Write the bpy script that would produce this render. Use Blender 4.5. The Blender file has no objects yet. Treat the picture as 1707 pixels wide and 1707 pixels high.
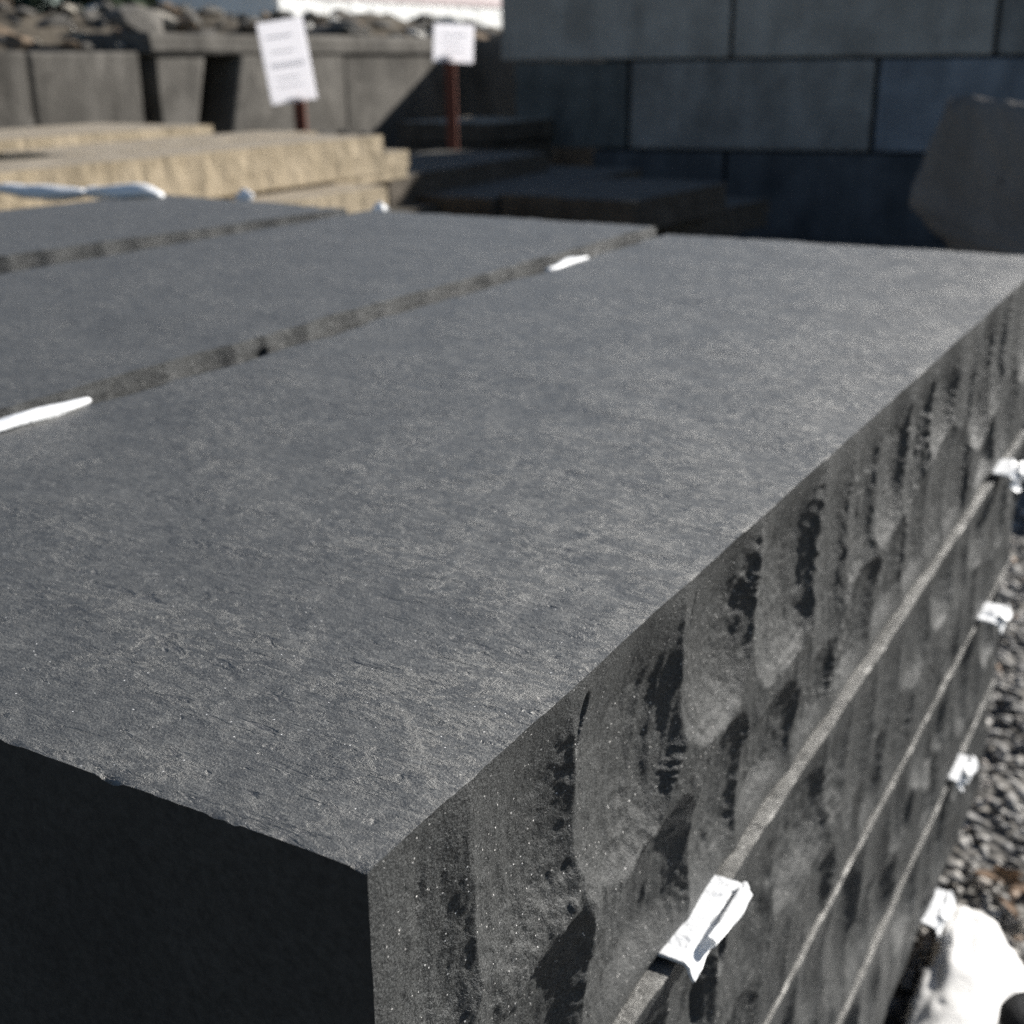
import bpy, math, random
import numpy as np
from mathutils import Matrix, Vector

# ------------------------------------------------------------------ camera, sky, sun, exposure
sc = bpy.context.scene
col = sc.collection
TOP = 0.954                                   # height of the top of the near stack
CAM = Vector((0.23093, -0.29631, 1.22007))
ROT = ((0.8679691, -0.1592902, 0.4703788), (0.4965164, 0.2975211, -0.8154463), (-0.0100550, 0.9413330, 0.3373294))
cam = bpy.data.cameras.new('camera')
cam.sensor_width = 36.0
cam.lens = 36.0 * 2098.1 / 1707.0
sc.cycles.use_denoising = False
cam.clip_start = 0.02
cam.clip_end = 2000.0
cam.dof.use_dof = True
cam.dof.focus_distance = 0.53
cam.dof.aperture_fstop = 10.5
co = bpy.data.objects.new('camera', cam)
M = Matrix(ROT).to_4x4()
M.translation = CAM
co.matrix_world = M
col.objects.link(co)
sc.camera = co

SUN = Vector((0.52, 1.0, 0.54)).normalized()   # towards the sun
w = bpy.data.worlds.new('World')
sc.world = w
w.use_nodes = True
sky = w.node_tree.nodes.new('ShaderNodeTexSky')
sky.sky_type = 'NISHITA'
sky.sun_disc = False
sky.altitude = 800.0
sky.dust_density = 0.8
sky.air_density = 0.9
sky.sun_elevation = math.asin(SUN.z)
sky.sun_rotation = math.atan2(SUN.x, SUN.y)
w.node_tree.links.new(sky.outputs[0], w.node_tree.nodes['Background'].inputs[0])
w.node_tree.nodes['Background'].inputs[1].default_value = 0.05
sl = bpy.data.lights.new('sun', 'SUN')
sl.energy = 5.0
sl.angle = math.radians(0.5)
sl.color = (1.0, 0.965, 0.91)
so = bpy.data.objects.new('sun', sl)
so.rotation_euler = SUN.to_track_quat('Z', 'Y').to_euler()
col.objects.link(so)
vs = sc.view_settings
vs.view_transform = 'Standard'
vs.look = 'None'
vs.gamma = 1.0
vs.use_curve_mapping = False
vs.exposure = 0.8

# ------------------------------------------------------------------ helpers
def tag(o, label=None, cat=None, group=None, kind=None):
    if label: o['label'] = label
    if cat: o['category'] = cat
    if group: o['group'] = group
    if kind: o['kind'] = kind
    return o

def link(name, me, mats=(), parent=None, loc=(0, 0, 0), rz=0.0, smooth=True):
    for m in mats:
        me.materials.append(m)
    if smooth:
        me.polygons.foreach_set('use_smooth', np.ones(len(me.polygons), bool))
    o = bpy.data.objects.new(name, me)
    o.location = loc
    o.rotation_euler = (0, 0, rz)
    col.objects.link(o)
    if parent: o.parent = parent
    return o

def empty(name, loc=(0, 0, 0), rz=0.0):
    o = bpy.data.objects.new(name, None)
    o.location = loc
    o.rotation_euler = (0, 0, rz)
    o.empty_display_size = 0.1
    col.objects.link(o)
    return o

def mesh_np(name, verts, quads, ngons=(), mat_idx=None):
    """mesh from numpy arrays: quads (n,4) plus a few n-gons"""
    me = bpy.data.meshes.new(name)
    me.vertices.add(len(verts))
    me.vertices.foreach_set('co', np.asarray(verts, np.float32).ravel())
    loops = [np.asarray(quads, np.int32).ravel()]
    starts = list(range(0, len(quads) * 4, 4))
    p = len(quads) * 4
    for g in ngons:
        loops.append(np.asarray(g, np.int32))
        starts.append(p)
        p += len(g)
    lv = np.concatenate(loops)
    me.loops.add(len(lv))
    me.loops.foreach_set('vertex_index', lv)
    me.polygons.add(len(starts))
    me.polygons.foreach_set('loop_start', np.array(starts, np.int32))
    if mat_idx is not None:
        me.polygons.foreach_set('material_index', np.asarray(mat_idx, np.int32))
    me.update(calc_edges=True)
    me.validate()
    return me

_T = np.random.default_rng(7).random((8, 256, 256))
def vn(x, y, seed=0):
    """value noise in -1..1"""
    t = _T[seed % 8]
    x = np.asarray(x, float) + (seed // 8) * 17.31 + 100.0
    y = np.asarray(y, float) + (seed // 8) * 9.77 + 100.0
    xi = np.floor(x).astype(int); yi = np.floor(y).astype(int)
    fx = x - xi; fy = y - yi
    fx = fx * fx * fx * (fx * (fx * 6 - 15) + 10)
    fy = fy * fy * fy * (fy * (fy * 6 - 15) + 10)
    a = t[xi & 255, yi & 255]; b = t[(xi + 1) & 255, yi & 255]
    c = t[xi & 255, (yi + 1) & 255]; d = t[(xi + 1) & 255, (yi + 1) & 255]
    return ((a + (b - a) * fx) * (1 - fy) + (c + (d - c) * fx) * fy) * 2 - 1

def fbm(x, y, seed=0, oct=4, gain=0.5):
    s = 0; a = 1.0
    for k in range(oct):
        s = s + a * vn(x * 2.03 ** k, y * 2.03 ** k, seed + k * 3)
        a *= gain
    return s

def sstep(a, b, x):
    t = np.clip((x - a) / (b - a), 0, 1)
    return t * t * (3 - 2 * t)

# ------------------------------------------------------------------ materials
def newmat(name):
    m = bpy.data.materials.new(name)
    m.use_nodes = True
    return m, m.node_tree, m.node_tree.nodes['Principled BSDF']

class NT:
    def __init__(s, nt): s.nt = nt
    def node(s, typ, **kw):
        n = s.nt.nodes.new(typ)
        for k, v in kw.items():
            setattr(n, k, v)
        return n
    def ln(s, a, b): s.nt.links.new(a, b)
    def coords(s, vary=True, scale=(1, 1, 1)):
        tc = s.node('ShaderNodeTexCoord')
        mp = s.node('ShaderNodeMapping')
        mp.inputs['Scale'].default_value = scale
        s.ln(tc.outputs['Object'], mp.inputs['Vector'])
        if vary:
            oi = s.node('ShaderNodeObjectInfo')
            mu = s.node('ShaderNodeMath', operation='MULTIPLY')
            mu.inputs[1].default_value = 37.0
            s.ln(oi.outputs['Random'], mu.inputs[0])
            s.ln(mu.outputs[0], mp.inputs['Location'])
        return mp.outputs[0]
    def noise(s, vec, scale, detail=4, rough=0.55, dist=0.0):
        n = s.node('ShaderNodeTexNoise')
        n.inputs['Scale'].default_value = scale
        n.inputs['Detail'].default_value = detail
        n.inputs['Roughness'].default_value = rough
        n.inputs['Distortion'].default_value = dist
        s.ln(vec, n.inputs['Vector'])
        return n.outputs['Fac']
    def ramp(s, fac, stops, interp='LINEAR'):
        r = s.node('ShaderNodeValToRGB')
        r.color_ramp.interpolation = interp
        e = r.color_ramp.elements
        while len(e) < len(stops): e.new(0.5)
        for el, (p, c) in zip(e, stops):
            el.position = p
            el.color = (c, c, c, 1) if isinstance(c, (int, float)) else (*c, 1)
        s.ln(fac, r.inputs['Fac'])
        return r.outputs['Color']
    def math(s, op, a, b=None, clamp=False):
        n = s.node('ShaderNodeMath', operation=op)
        n.use_clamp = clamp
        for i, v in enumerate((a, b)):
            if v is None: continue
            if isinstance(v, (int, float)): n.inputs[i].default_value = v
            else: s.ln(v, n.inputs[i])
        return n.outputs[0]
    def mix(s, fac, a, b, blend='MIX'):
        n = s.node('ShaderNodeMix', data_type='RGBA', blend_type=blend)
        for i, v in ((0, fac), (6, a), (7, b)):
            sock = n.inputs[i]
            if isinstance(v, (int, float)):
                sock.default_value = v if i == 0 else (v, v, v, 1)
            elif isinstance(v, tuple): sock.default_value = (*v, 1)
            else: s.ln(v, sock)
        return n.outputs[2]
    def bump(s, h, strength, dist, normal=None):
        b = s.node('ShaderNodeBump')
        b.inputs['Strength'].default_value = strength
        b.inputs['Distance'].default_value = dist
        s.ln(h, b.inputs['Height'])
        if normal is not None: s.ln(normal, b.inputs['Normal'])
        return b.outputs['Normal']
    def flecks(s, vec, scale, cut, size):
        v = s.node('ShaderNodeTexVoronoi')
        v.inputs['Scale'].default_value = scale
        s.ln(vec, v.inputs['Vector'])
        sep = s.node('ShaderNodeSeparateColor')
        s.ln(v.outputs['Color'], sep.inputs[0])
        a = s.math('GREATER_THAN', sep.outputs[0], cut)
        b = s.math('LESS_THAN', v.outputs['Distance'], size)
        return s.math('MULTIPLY', a, b)

def basalt_top():
    m, nt, p = newmat('basalt_cleft_top')
    k = NT(nt)
    v = k.coords()
    vx = k.coords(scale=(0.22, 1.0, 1.0))
    big = k.noise(v, 6, 4, 0.6, 0.4)
    mid = k.noise(v, 70, 6, 0.72, 0.3)
    fine = k.noise(v, 950, 3, 0.8)
    flk = k.noise(k.coords(scale=(0.5, 1.0, 1.0)), 230, 4, 0.7)
    c = k.ramp(mid, [(0.30, (0.048, 0.048, 0.045)), (0.50, (0.057, 0.057, 0.0535)), (0.62, (0.067, 0.067, 0.063)), (0.78, (0.094, 0.0935, 0.087))])
    c = k.mix(0.5, c, k.ramp(big, [(0.32, 0.85), (0.68, 1.15)]), 'MULTIPLY')
    c = k.mix(0.6, c, k.ramp(flk, [(0.34, 0.50), (0.5, 0.95), (0.66, 1.65)]), 'MULTIPLY')
    c = k.mix(0.9, c, k.ramp(fine, [(0.38, 0.25), (0.5, 0.95), (0.62, 2.1)]), 'MULTIPLY')
    fl = k.flecks(v, 800, 0.9935, 0.30)
    c = k.mix(fl, c, (0.8, 0.79, 0.77))  # mica glints painted as pale dots in the base colour
    # short open cleavage cracks that run across the slab
    cn = k.noise(vx, 62, 5, 0.62, 0.9)
    cm = k.noise(v, 26, 3, 0.6)
    crack = k.math('MULTIPLY', k.ramp(cn, [(0.590, 0.0), (0.62, 1.0), (0.65, 1.0), (0.68, 0.0)]), k.ramp(cm, [(0.47, 0.0), (0.56, 1.0)]))
    cn2 = k.noise(k.coords(scale=(0.30, 1.0, 1.0)), 150, 4, 0.65, 0.6)
    cm2 = k.noise(v, 40, 3, 0.6)
    crack = k.math('MAXIMUM', crack, k.math('MULTIPLY', k.ramp(cn2, [(0.60, 0.0), (0.64, 1.0), (0.72, 1.0)]), k.ramp(cm2, [(0.48, 0.0), (0.58, 1.0)])))
    k.ln(k.mix(k.math('MULTIPLY', crack, 0.7), c, (0.03, 0.03, 0.032)), p.inputs['Base Color'])  # shade inside the cracks is painted into the colour, besides the bump
    p.inputs['Specular IOR Level'].default_value = 1.0
    p.inputs['IOR'].default_value = 1.7
    p.inputs['Specular Tint'].default_value = (1.0, 0.985, 0.95, 1)
    k.ln(k.ramp(mid, [(0.3, 0.44), (0.75, 0.56)]), p.inputs['Roughness'])
    # thin flakes: plateaus with sharp risers, stronger in patches
    fl1 = k.noise(k.coords(scale=(0.55, 1.0, 1.0)), 44, 9, 0.68, 0.2)
    t = k.math('MULTIPLY', fl1, 7.0)
    fr = k.math('FRACT', t)
    st = k.math('ADD', k.math('FLOOR', t), k.ramp(fr, [(0.55, 0.0), (1.0, 1.0)]))
    msk = k.ramp(k.noise(v, 13, 3, 0.6), [(0.38, 0.25), (0.62, 1.0)])
    n0 = k.bump(k.math('MULTIPLY', st, msk), 1.0, 0.00055)
    n1 = k.bump(flk, 0.7, 0.0010, n0)
    n2 = k.bump(fine, 0.8, 0.00050, n1)
    n3 = k.bump(k.math('SUBTRACT', 1.0, crack), 1.0, 0.0011, n2)
    k.ln(n3, p.inputs['Normal'])
    return m

def basalt_broken():
    m, nt, p = newmat('basalt_split_face')
    k = NT(nt)
    v = k.coords()
    vs_ = k.coords(scale=(1.0, 1.0, 0.14))
    big = k.noise(v, 18, 4, 0.6, 0.3)
    grain = k.noise(v, 900, 3, 0.8)
    streak = k.noise(vs_, 240, 4, 0.65)
    smask = k.ramp(k.noise(v, 14, 2, 0.5), [(0.42, 0.0), (0.62, 1.0)])
    c = k.ramp(grain, [(0.33, (0.008, 0.0086, 0.0086)), (0.5, (0.034, 0.0358, 0.0356)), (0.67, (0.118, 0.122, 0.121))])
    c = k.mix(0.5, c, k.ramp(big, [(0.3, 0.65), (0.7, 1.3)]), 'MULTIPLY')
    c = k.mix(k.math('MULTIPLY', smask, 0.3), c, k.ramp(streak, [(0.3, 0.5), (0.7, 1.4)]), 'MULTIPLY')
    fl = k.flecks(v, 760, 0.978, 0.31)
    c = k.mix(fl, c, (0.85, 0.83, 0.80))  # sparkle of the split face painted in as near-white dots
    k.ln(c, p.inputs['Base Color'])
    p.inputs['Roughness'].default_value = 0.5
    p.inputs['Specular IOR Level'].default_value = 0.4
    n0 = k.bump(k.math('MULTIPLY', streak, smask), 0.4, 0.0010)
    n1 = k.bump(grain, 0.9, 0.00070, n0)
    n2 = k.bump(k.noise(v, 150, 5, 0.72), 0.6, 0.0019, n1)
    n3 = k.bump(k.noise(v, 430, 3, 0.7), 0.8, 0.0009, n2)
    k.ln(n3, p.inputs['Normal'])
    return m

def basalt_sawn():
    m, nt, p = newmat('basalt_sawn_end')
    k = NT(nt)
    v = k.coords()
    g = k.noise(v, 240, 4, 0.7)
    b = k.noise(v, 9, 4, 0.6)
    c = k.ramp(g, [(0.3, (0.020, 0.019, 0.017)), (0.7, (0.046, 0.044, 0.040))])
    c = k.mix(0.6, c, k.ramp(b, [(0.3, 0.55), (0.7, 1.3)]), 'MULTIPLY')
    k.ln(c, p.inputs['Base Color'])
    p.inputs['Roughness'].default_value = 0.7
    p.inputs['Specular IOR Level'].default_value = 0.3
    k.ln(k.bump(g, 0.5, 0.0007), p.inputs['Normal'])
    return m

def sandstone(name, dark, light, streaky=0.5):
    m, nt, p = newmat(name)
    k = NT(nt)
    v = k.coords()
    vv = k.coords(scale=(1, 1, 0.15))
    a = k.noise(v, 9, 6, 0.65, 0.4)
    s = k.noise(vv, 26, 4, 0.6)
    c = k.ramp(a, [(0.3, dark), (0.7, light)])
    c = k.mix(streaky, c, k.ramp(s, [(0.3, 0.55), (0.6, 1.1)]), 'MULTIPLY')
    c = k.mix(0.5, c, k.ramp(k.noise(v, 180, 3, 0.6), [(0.3, 0.75), (0.7, 1.2)]), 'MULTIPLY')
    k.ln(c, p.inputs['Base Color'])
    p.inputs['Roughness'].default_value = 0.85
    p.inputs['Specular IOR Level'].default_value = 0.25
    k.ln(k.bump(k.noise(v, 40, 6, 0.7), 0.8, 0.012), p.inputs['Normal'])
    return m

def concrete(name, dark, light, stain=0.5):
    m, nt, p = newmat(name)
    k = NT(nt)
    v = k.coords()
    vv = k.coords(scale=(1, 1, 0.25))
    a = k.noise(v, 2.6, 6, 0.65, 0.5)
    s = k.noise(vv, 5.5, 5, 0.65)
    c = k.ramp(a, [(0.32, dark), (0.68, light)])
    c = k.mix(stain, c, k.ramp(s, [(0.3, 0.45), (0.62, 1.12)]), 'MULTIPLY')
    c = k.mix(0.4, c, k.ramp(k.noise(v, 60, 4, 0.7), [(0.3, 0.7), (0.7, 1.2)]), 'MULTIPLY')
    pits = k.flecks(v, 26, 0.9, 0.22)
    c = k.mix(k.math('MULTIPLY', pits, 0.7), c, (0.02, 0.02, 0.02))
    k.ln(c, p.inputs['Base Color'])
    p.inputs['Roughness'].default_value = 0.9
    p.inputs['Specular IOR Level'].default_value = 0.2
    k.ln(k.bump(k.noise(v, 22, 6, 0.7), 0.6, 0.012), p.inputs['Normal'])
    return m

def plain(name, colr, rough=0.6, var=0.25, scale=40, spec=0.4, sub=0.0):
    m, nt, p = newmat(name)
    k = NT(nt)
    v = k.coords()
    c = k.mix(var, tuple(colr), k.ramp(k.noise(v, scale, 5, 0.65), [(0.3, 0.45), (0.7, 1.25)]), 'MULTIPLY')
    k.ln(c, p.inputs['Base Color'])
    p.inputs['Roughness'].default_value = rough
    p.inputs['Specular IOR Level'].default_value = spec
    if sub:
        p.inputs['Subsurface Weight'].default_value = sub
        p.inputs['Subsurface Radius'].default_value = (0.01, 0.01, 0.01)
    k.ln(k.bump(k.noise(v, scale * 2, 4, 0.6), 0.4, 0.3 / scale), p.inputs['Normal'])
    return m

def gravel_mat():
    m, nt, p = newmat('gravel_stone')
    k = NT(nt)
    tc = k.node('ShaderNodeAttribute', attribute_name='tone')
    v = k.coords(vary=False)
    c = k.ramp(tc.outputs['Fac'], [(0.0, (0.16, 0.155, 0.15)), (0.35, (0.27, 0.26, 0.245)), (0.65, (0.38, 0.365, 0.34)), (0.93, (0.52, 0.49, 0.45)), (1.0, (0.30, 0.20, 0.13))])
    c = k.mix(0.5, c, k.ramp(k.noise(v, 130, 4, 0.7), [(0.3, 0.55), (0.7, 1.35)]), 'MULTIPLY')
    k.ln(c, p.inputs['Base Color'])
    p.inputs['Roughness'].default_value = 0.75
    k.ln(k.bump(k.noise(v, 160, 4, 0.7), 0.7, 0.004), p.inputs['Normal'])
    return m

def ground_mat():
    m, nt, p = newmat('gravel_ground')
    k = NT(nt)
    v = k.coords(vary=False)
    vo = k.node('ShaderNodeTexVoronoi')
    vo.inputs['Scale'].default_value = 38
    k.ln(v, vo.inputs['Vector'])
    sep = k.node('ShaderNodeSeparateColor')
    k.ln(vo.outputs['Color'], sep.inputs[0])
    c = k.ramp(sep.outputs[0], [(0.0, (0.07, 0.066, 0.06)), (0.6, (0.14, 0.132, 0.12)), (1.0, (0.24, 0.225, 0.205))])
    k.ln(c, p.inputs['Base Color'])
    p.inputs['Roughness'].default_value = 0.9
    h = k.math('SUBTRACT', 1.0, vo.outputs['Distance'])
    k.ln(k.bump(h, 1.0, 0.02), p.inputs['Normal'])
    return m

M_TOP, M_FACE, M_SAWN = basalt_top(), basalt_broken(), basalt_sawn()
M_TAN = sandstone('buff_sandstone', (0.29, 0.235, 0.155), (0.45, 0.37, 0.26), 0.7)
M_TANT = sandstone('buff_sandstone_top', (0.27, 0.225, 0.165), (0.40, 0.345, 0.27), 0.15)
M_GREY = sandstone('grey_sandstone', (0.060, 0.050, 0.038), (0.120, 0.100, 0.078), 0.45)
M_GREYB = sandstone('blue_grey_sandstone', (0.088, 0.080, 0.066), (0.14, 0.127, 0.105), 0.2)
M_FOAM = plain('white_foam', (0.86, 0.87, 0.88), 0.45, 0.06, 60, 0.4, 0.15)
M_SACK = plain('white_woven_plastic', (0.88, 0.87, 0.85), 0.5, 0.05, 90, 0.4)
def paper():
    m, nt, p = newmat('white_paper')
    k = NT(nt)
    p.inputs['Base Color'].default_value = (0.86, 0.86, 0.88, 1)
    p.inputs['Roughness'].default_value = 0.4
    t = k.node('ShaderNodeBsdfTranslucent')
    t.inputs['Color'].default_value = (0.95, 0.94, 0.96, 1)
    mx = k.node('ShaderNodeMixShader')
    mx.inputs[0].default_value = 0.78
    out = nt.nodes['Material Output']
    k.ln(p.outputs[0], mx.inputs[1]); k.ln(t.outputs[0], mx.inputs[2]); k.ln(mx.outputs[0], out.inputs['Surface'])
    return m
M_PAPER = paper()
M_RUST = plain('rusty_steel', (0.16, 0.055, 0.035), 0.85, 0.6, 60, 0.3)
M_TIMBER = plain('weathered_timber', (0.20, 0.15, 0.10), 0.85, 0.5, 20, 0.2)
M_BLACK = plain('black_plastic', (0.012, 0.012, 0.013), 0.45, 0.2, 40, 0.5)
M_LEAF = plain('dry_leaf', (0.20, 0.12, 0.065), 0.7, 0.5, 70, 0.3)
M_GRAVEL, M_GROUND = gravel_mat(), ground_mat()

# ------------------------------------------------------------------ split-face relief
def make_relief(seed, L, T, scars=None, amp=1.0, spacing=0.1, pits=(), crumbs=(), ef=0.10, tall=1.0):
    """returns f(y, d) -> outward offset of a split face; y along the slab, d down from its top edge.
    The face is carved by overlapping shell-shaped flake scars: where two bowls meet stands a sharp crest."""
    rg = random.Random(seed)
    sc_ = list(scars or [])                      # (y centre, d centre, left radius, right radius, up radius, down radius, depth)
    y = max(q[0] for q in sc_) if sc_ else -0.05
    while y < L + 0.05:
        wd = spacing * rg.uniform(0.45, 1.35)
        y += wd * 0.62
        sc_.append((y + wd * 0.12, T * rg.uniform(0.08, 0.30), wd * rg.uniform(0.62, 0.85), wd * rg.uniform(0.40, 0.62), T * 0.5, T * rg.uniform(0.28, 0.62), wd * rg.uniform(0.055, 0.115)))
        if rg.random() < 0.75:
            w2 = spacing * rg.uniform(0.5, 1.3)
            sc_.append((y + rg.uniform(-0.03, 0.03), T * rg.uniform(0.60, 0.92), w2 * rg.uniform(0.55, 0.9), w2 * rg.uniform(0.40, 0.65), T * rg.uniform(0.16, 0.34), T * 0.35, w2 * rg.uniform(0.05, 0.11)))
        if rg.random() < 0.5:
            w3 = spacing * rg.uniform(0.15, 0.35)
            sc_.append((y + rg.uniform(-0.05, 0.05), T * rg.uniform(0.0, 0.9), w3 * 0.8, w3 * 0.5, T * rg.uniform(0.08, 0.2), T * rg.uniform(0.08, 0.25), spacing * rg.uniform(0.06, 0.11)))
        y += wd * 0.38
    sc_ = [(a, b, c * (1 - 0.25 * (tall > 1)), d * (1 - 0.25 * (tall > 1)), e * tall, g * tall, h) for (a, b, c, d, e, g, h) in sc_]
    def f(Y, D):
        Y, D = np.broadcast_arrays(np.asarray(Y, float), np.asarray(D, float))
        wy = Y + 0.0036 * fbm(Y * 13, D * 13, seed + 1, 2) + 0.0007 * fbm(Y * 95, D * 70, seed + 2, 2)
        wd_ = D + 0.0070 * fbm(Y * 18, D * 18, seed + 3, 2) + 0.0010 * fbm(Y * 90, D * 90, seed + 4, 2)
        h = amp * (0.0030 + 0.0030 * fbm(Y * 16, D * 10, seed + 11, 3))
        side = np.zeros(Y.shape); rr = np.zeros(Y.shape)
        for (yc, dc, rl, rr_, ru, rd, dep) in sc_:
            if yc + rr_ * 1.4 < Y.min() or yc - rl * 1.4 > Y.max(): continue
            u = wy - yc; v = wd_ - dc
            u = np.where(u < 0, u / rl, u / rr_); v = np.where(v < 0, v / ru, v / rd)
            r2 = np.where(u < 0, np.abs(u) ** 1.8, np.abs(u) ** 2.3) + np.where(v < 0, np.abs(v) ** (3.6 if dc > 0.5 * T else 2.0), np.abs(v) ** 3.0)
            b = amp * (0.0040 - 1.3 * dep * (1 - r2))
            m = b < h
            h = np.where(m, b, h)
            side = np.where(m, u, side); rr = np.where(m, np.sqrt(r2), rr)
        # hackles: short oblique steps climbing the right wall of each scar
        ph = (D - 0.9 * Y) / 0.0125 + 2.2 * vn(Y * 17, D * 17, seed + 6) + 0.6 * vn(Y * 60, D * 60, seed + 5)
        saw = ph - np.floor(ph)
        hk = np.where(saw < 0.75, saw / 0.75, (1 - saw) / 0.25) - 0.5
        g = sstep(0.45, 0.9, side) * np.clip(1.9 * vn(D / 0.045, Y * 10, seed + 7) + 0.45, 0, 1)
        h = h + hk * 0.0023 * amp * g
        # faint arrest lines, concentric in the scar
        h = h + 0.00020 * amp * np.sin(rr * 40 + 5 * vn(Y * 20, D * 20, seed + 8)) * sstep(0.5, 0.9, rr)
        for (y0, d0, ry, rd, dep, sl) in pits:
            yy = Y - y0 - sl * (D - d0)
            r = np.sqrt((yy / ry) ** 2 + ((D - d0) / rd) ** 2) + 0.22 * vn(Y * 120, D * 120, seed + 10)
            h = h - dep * (1 - sstep(0.72, 1.05, r))
        h = h + amp * 0.00045 * fbm(Y * 150, D * 150, seed + 13, 3, 0.65)
        # sharp little flutes and chip edges
        fm = np.clip(0.55 + 0.9 * vn(Y * 13, D * 13, seed + 19), 0.12, 1)
        sk = Y + 0.25 * D
        h = h + amp * fm * (0.0015 * ((1 - np.abs(vn(sk * 62, D * 20, seed + 20))) ** 2 - 0.35) + 0.0005 * ((1 - np.abs(vn(sk * 160, D * 60, seed + 21))) ** 2 - 0.35))
        stm = np.clip(vn(Y * 11, D * 16, seed + 16) * 1.6 + 0.1 + 0.8 * (1 - sstep(0.0, 0.05, D)), 0, 1)
        h = h + amp * stm * (0.0005 + 0.0006 * (tall > 1)) * fbm(Y * (130 - 50 * (tall > 1)), D * 8, seed + 12, 3)
        rough = np.clip(vn(Y * 8, D * 11, seed + 14) * 1.7 - 0.45, 0, 1)
        for (y0, d0, ry, rd) in crumbs:
            rough = np.maximum(rough, 1 - sstep(0.5, 1.1, np.sqrt(((Y - y0) / ry) ** 2 + ((D - d0) / rd) ** 2)))
        h = h + 0.0005 * amp * fbm(Y * 55, D * 22, seed + 18, 3)
        h = h + amp * rough * 0.0013 * fbm(Y * 75, D * 75, seed + 15, 4, 0.62)
        h = h * (ef + (1 - ef) * np.clip((D + 0.006 * vn(Y * 28, D * 0, seed + 9) * sstep(0, 0.01, D)) / 0.045, 0, 1) ** 0.8)
        h = h * (0.25 + 0.75 * sstep(0.0, 0.035, Y))
        return h * (0.22 + 0.78 * sstep(0.0, 0.028, T - D + 0.006 * vn(Y * 25, D * 0, seed + 17)))
    return f

def grade(a, b, s0, s1):
    """sample positions from a to b with spacing growing from s0 to s1"""
    out = [a]
    while out[-1] < b:
        t = (out[-1] - a) / (b - a)
        out.append(out[-1] + s0 + (s1 - s0) * t)
    out = np.array(out)
    return a + (out - a) * (b - a) / (out[-1] - a)

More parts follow.
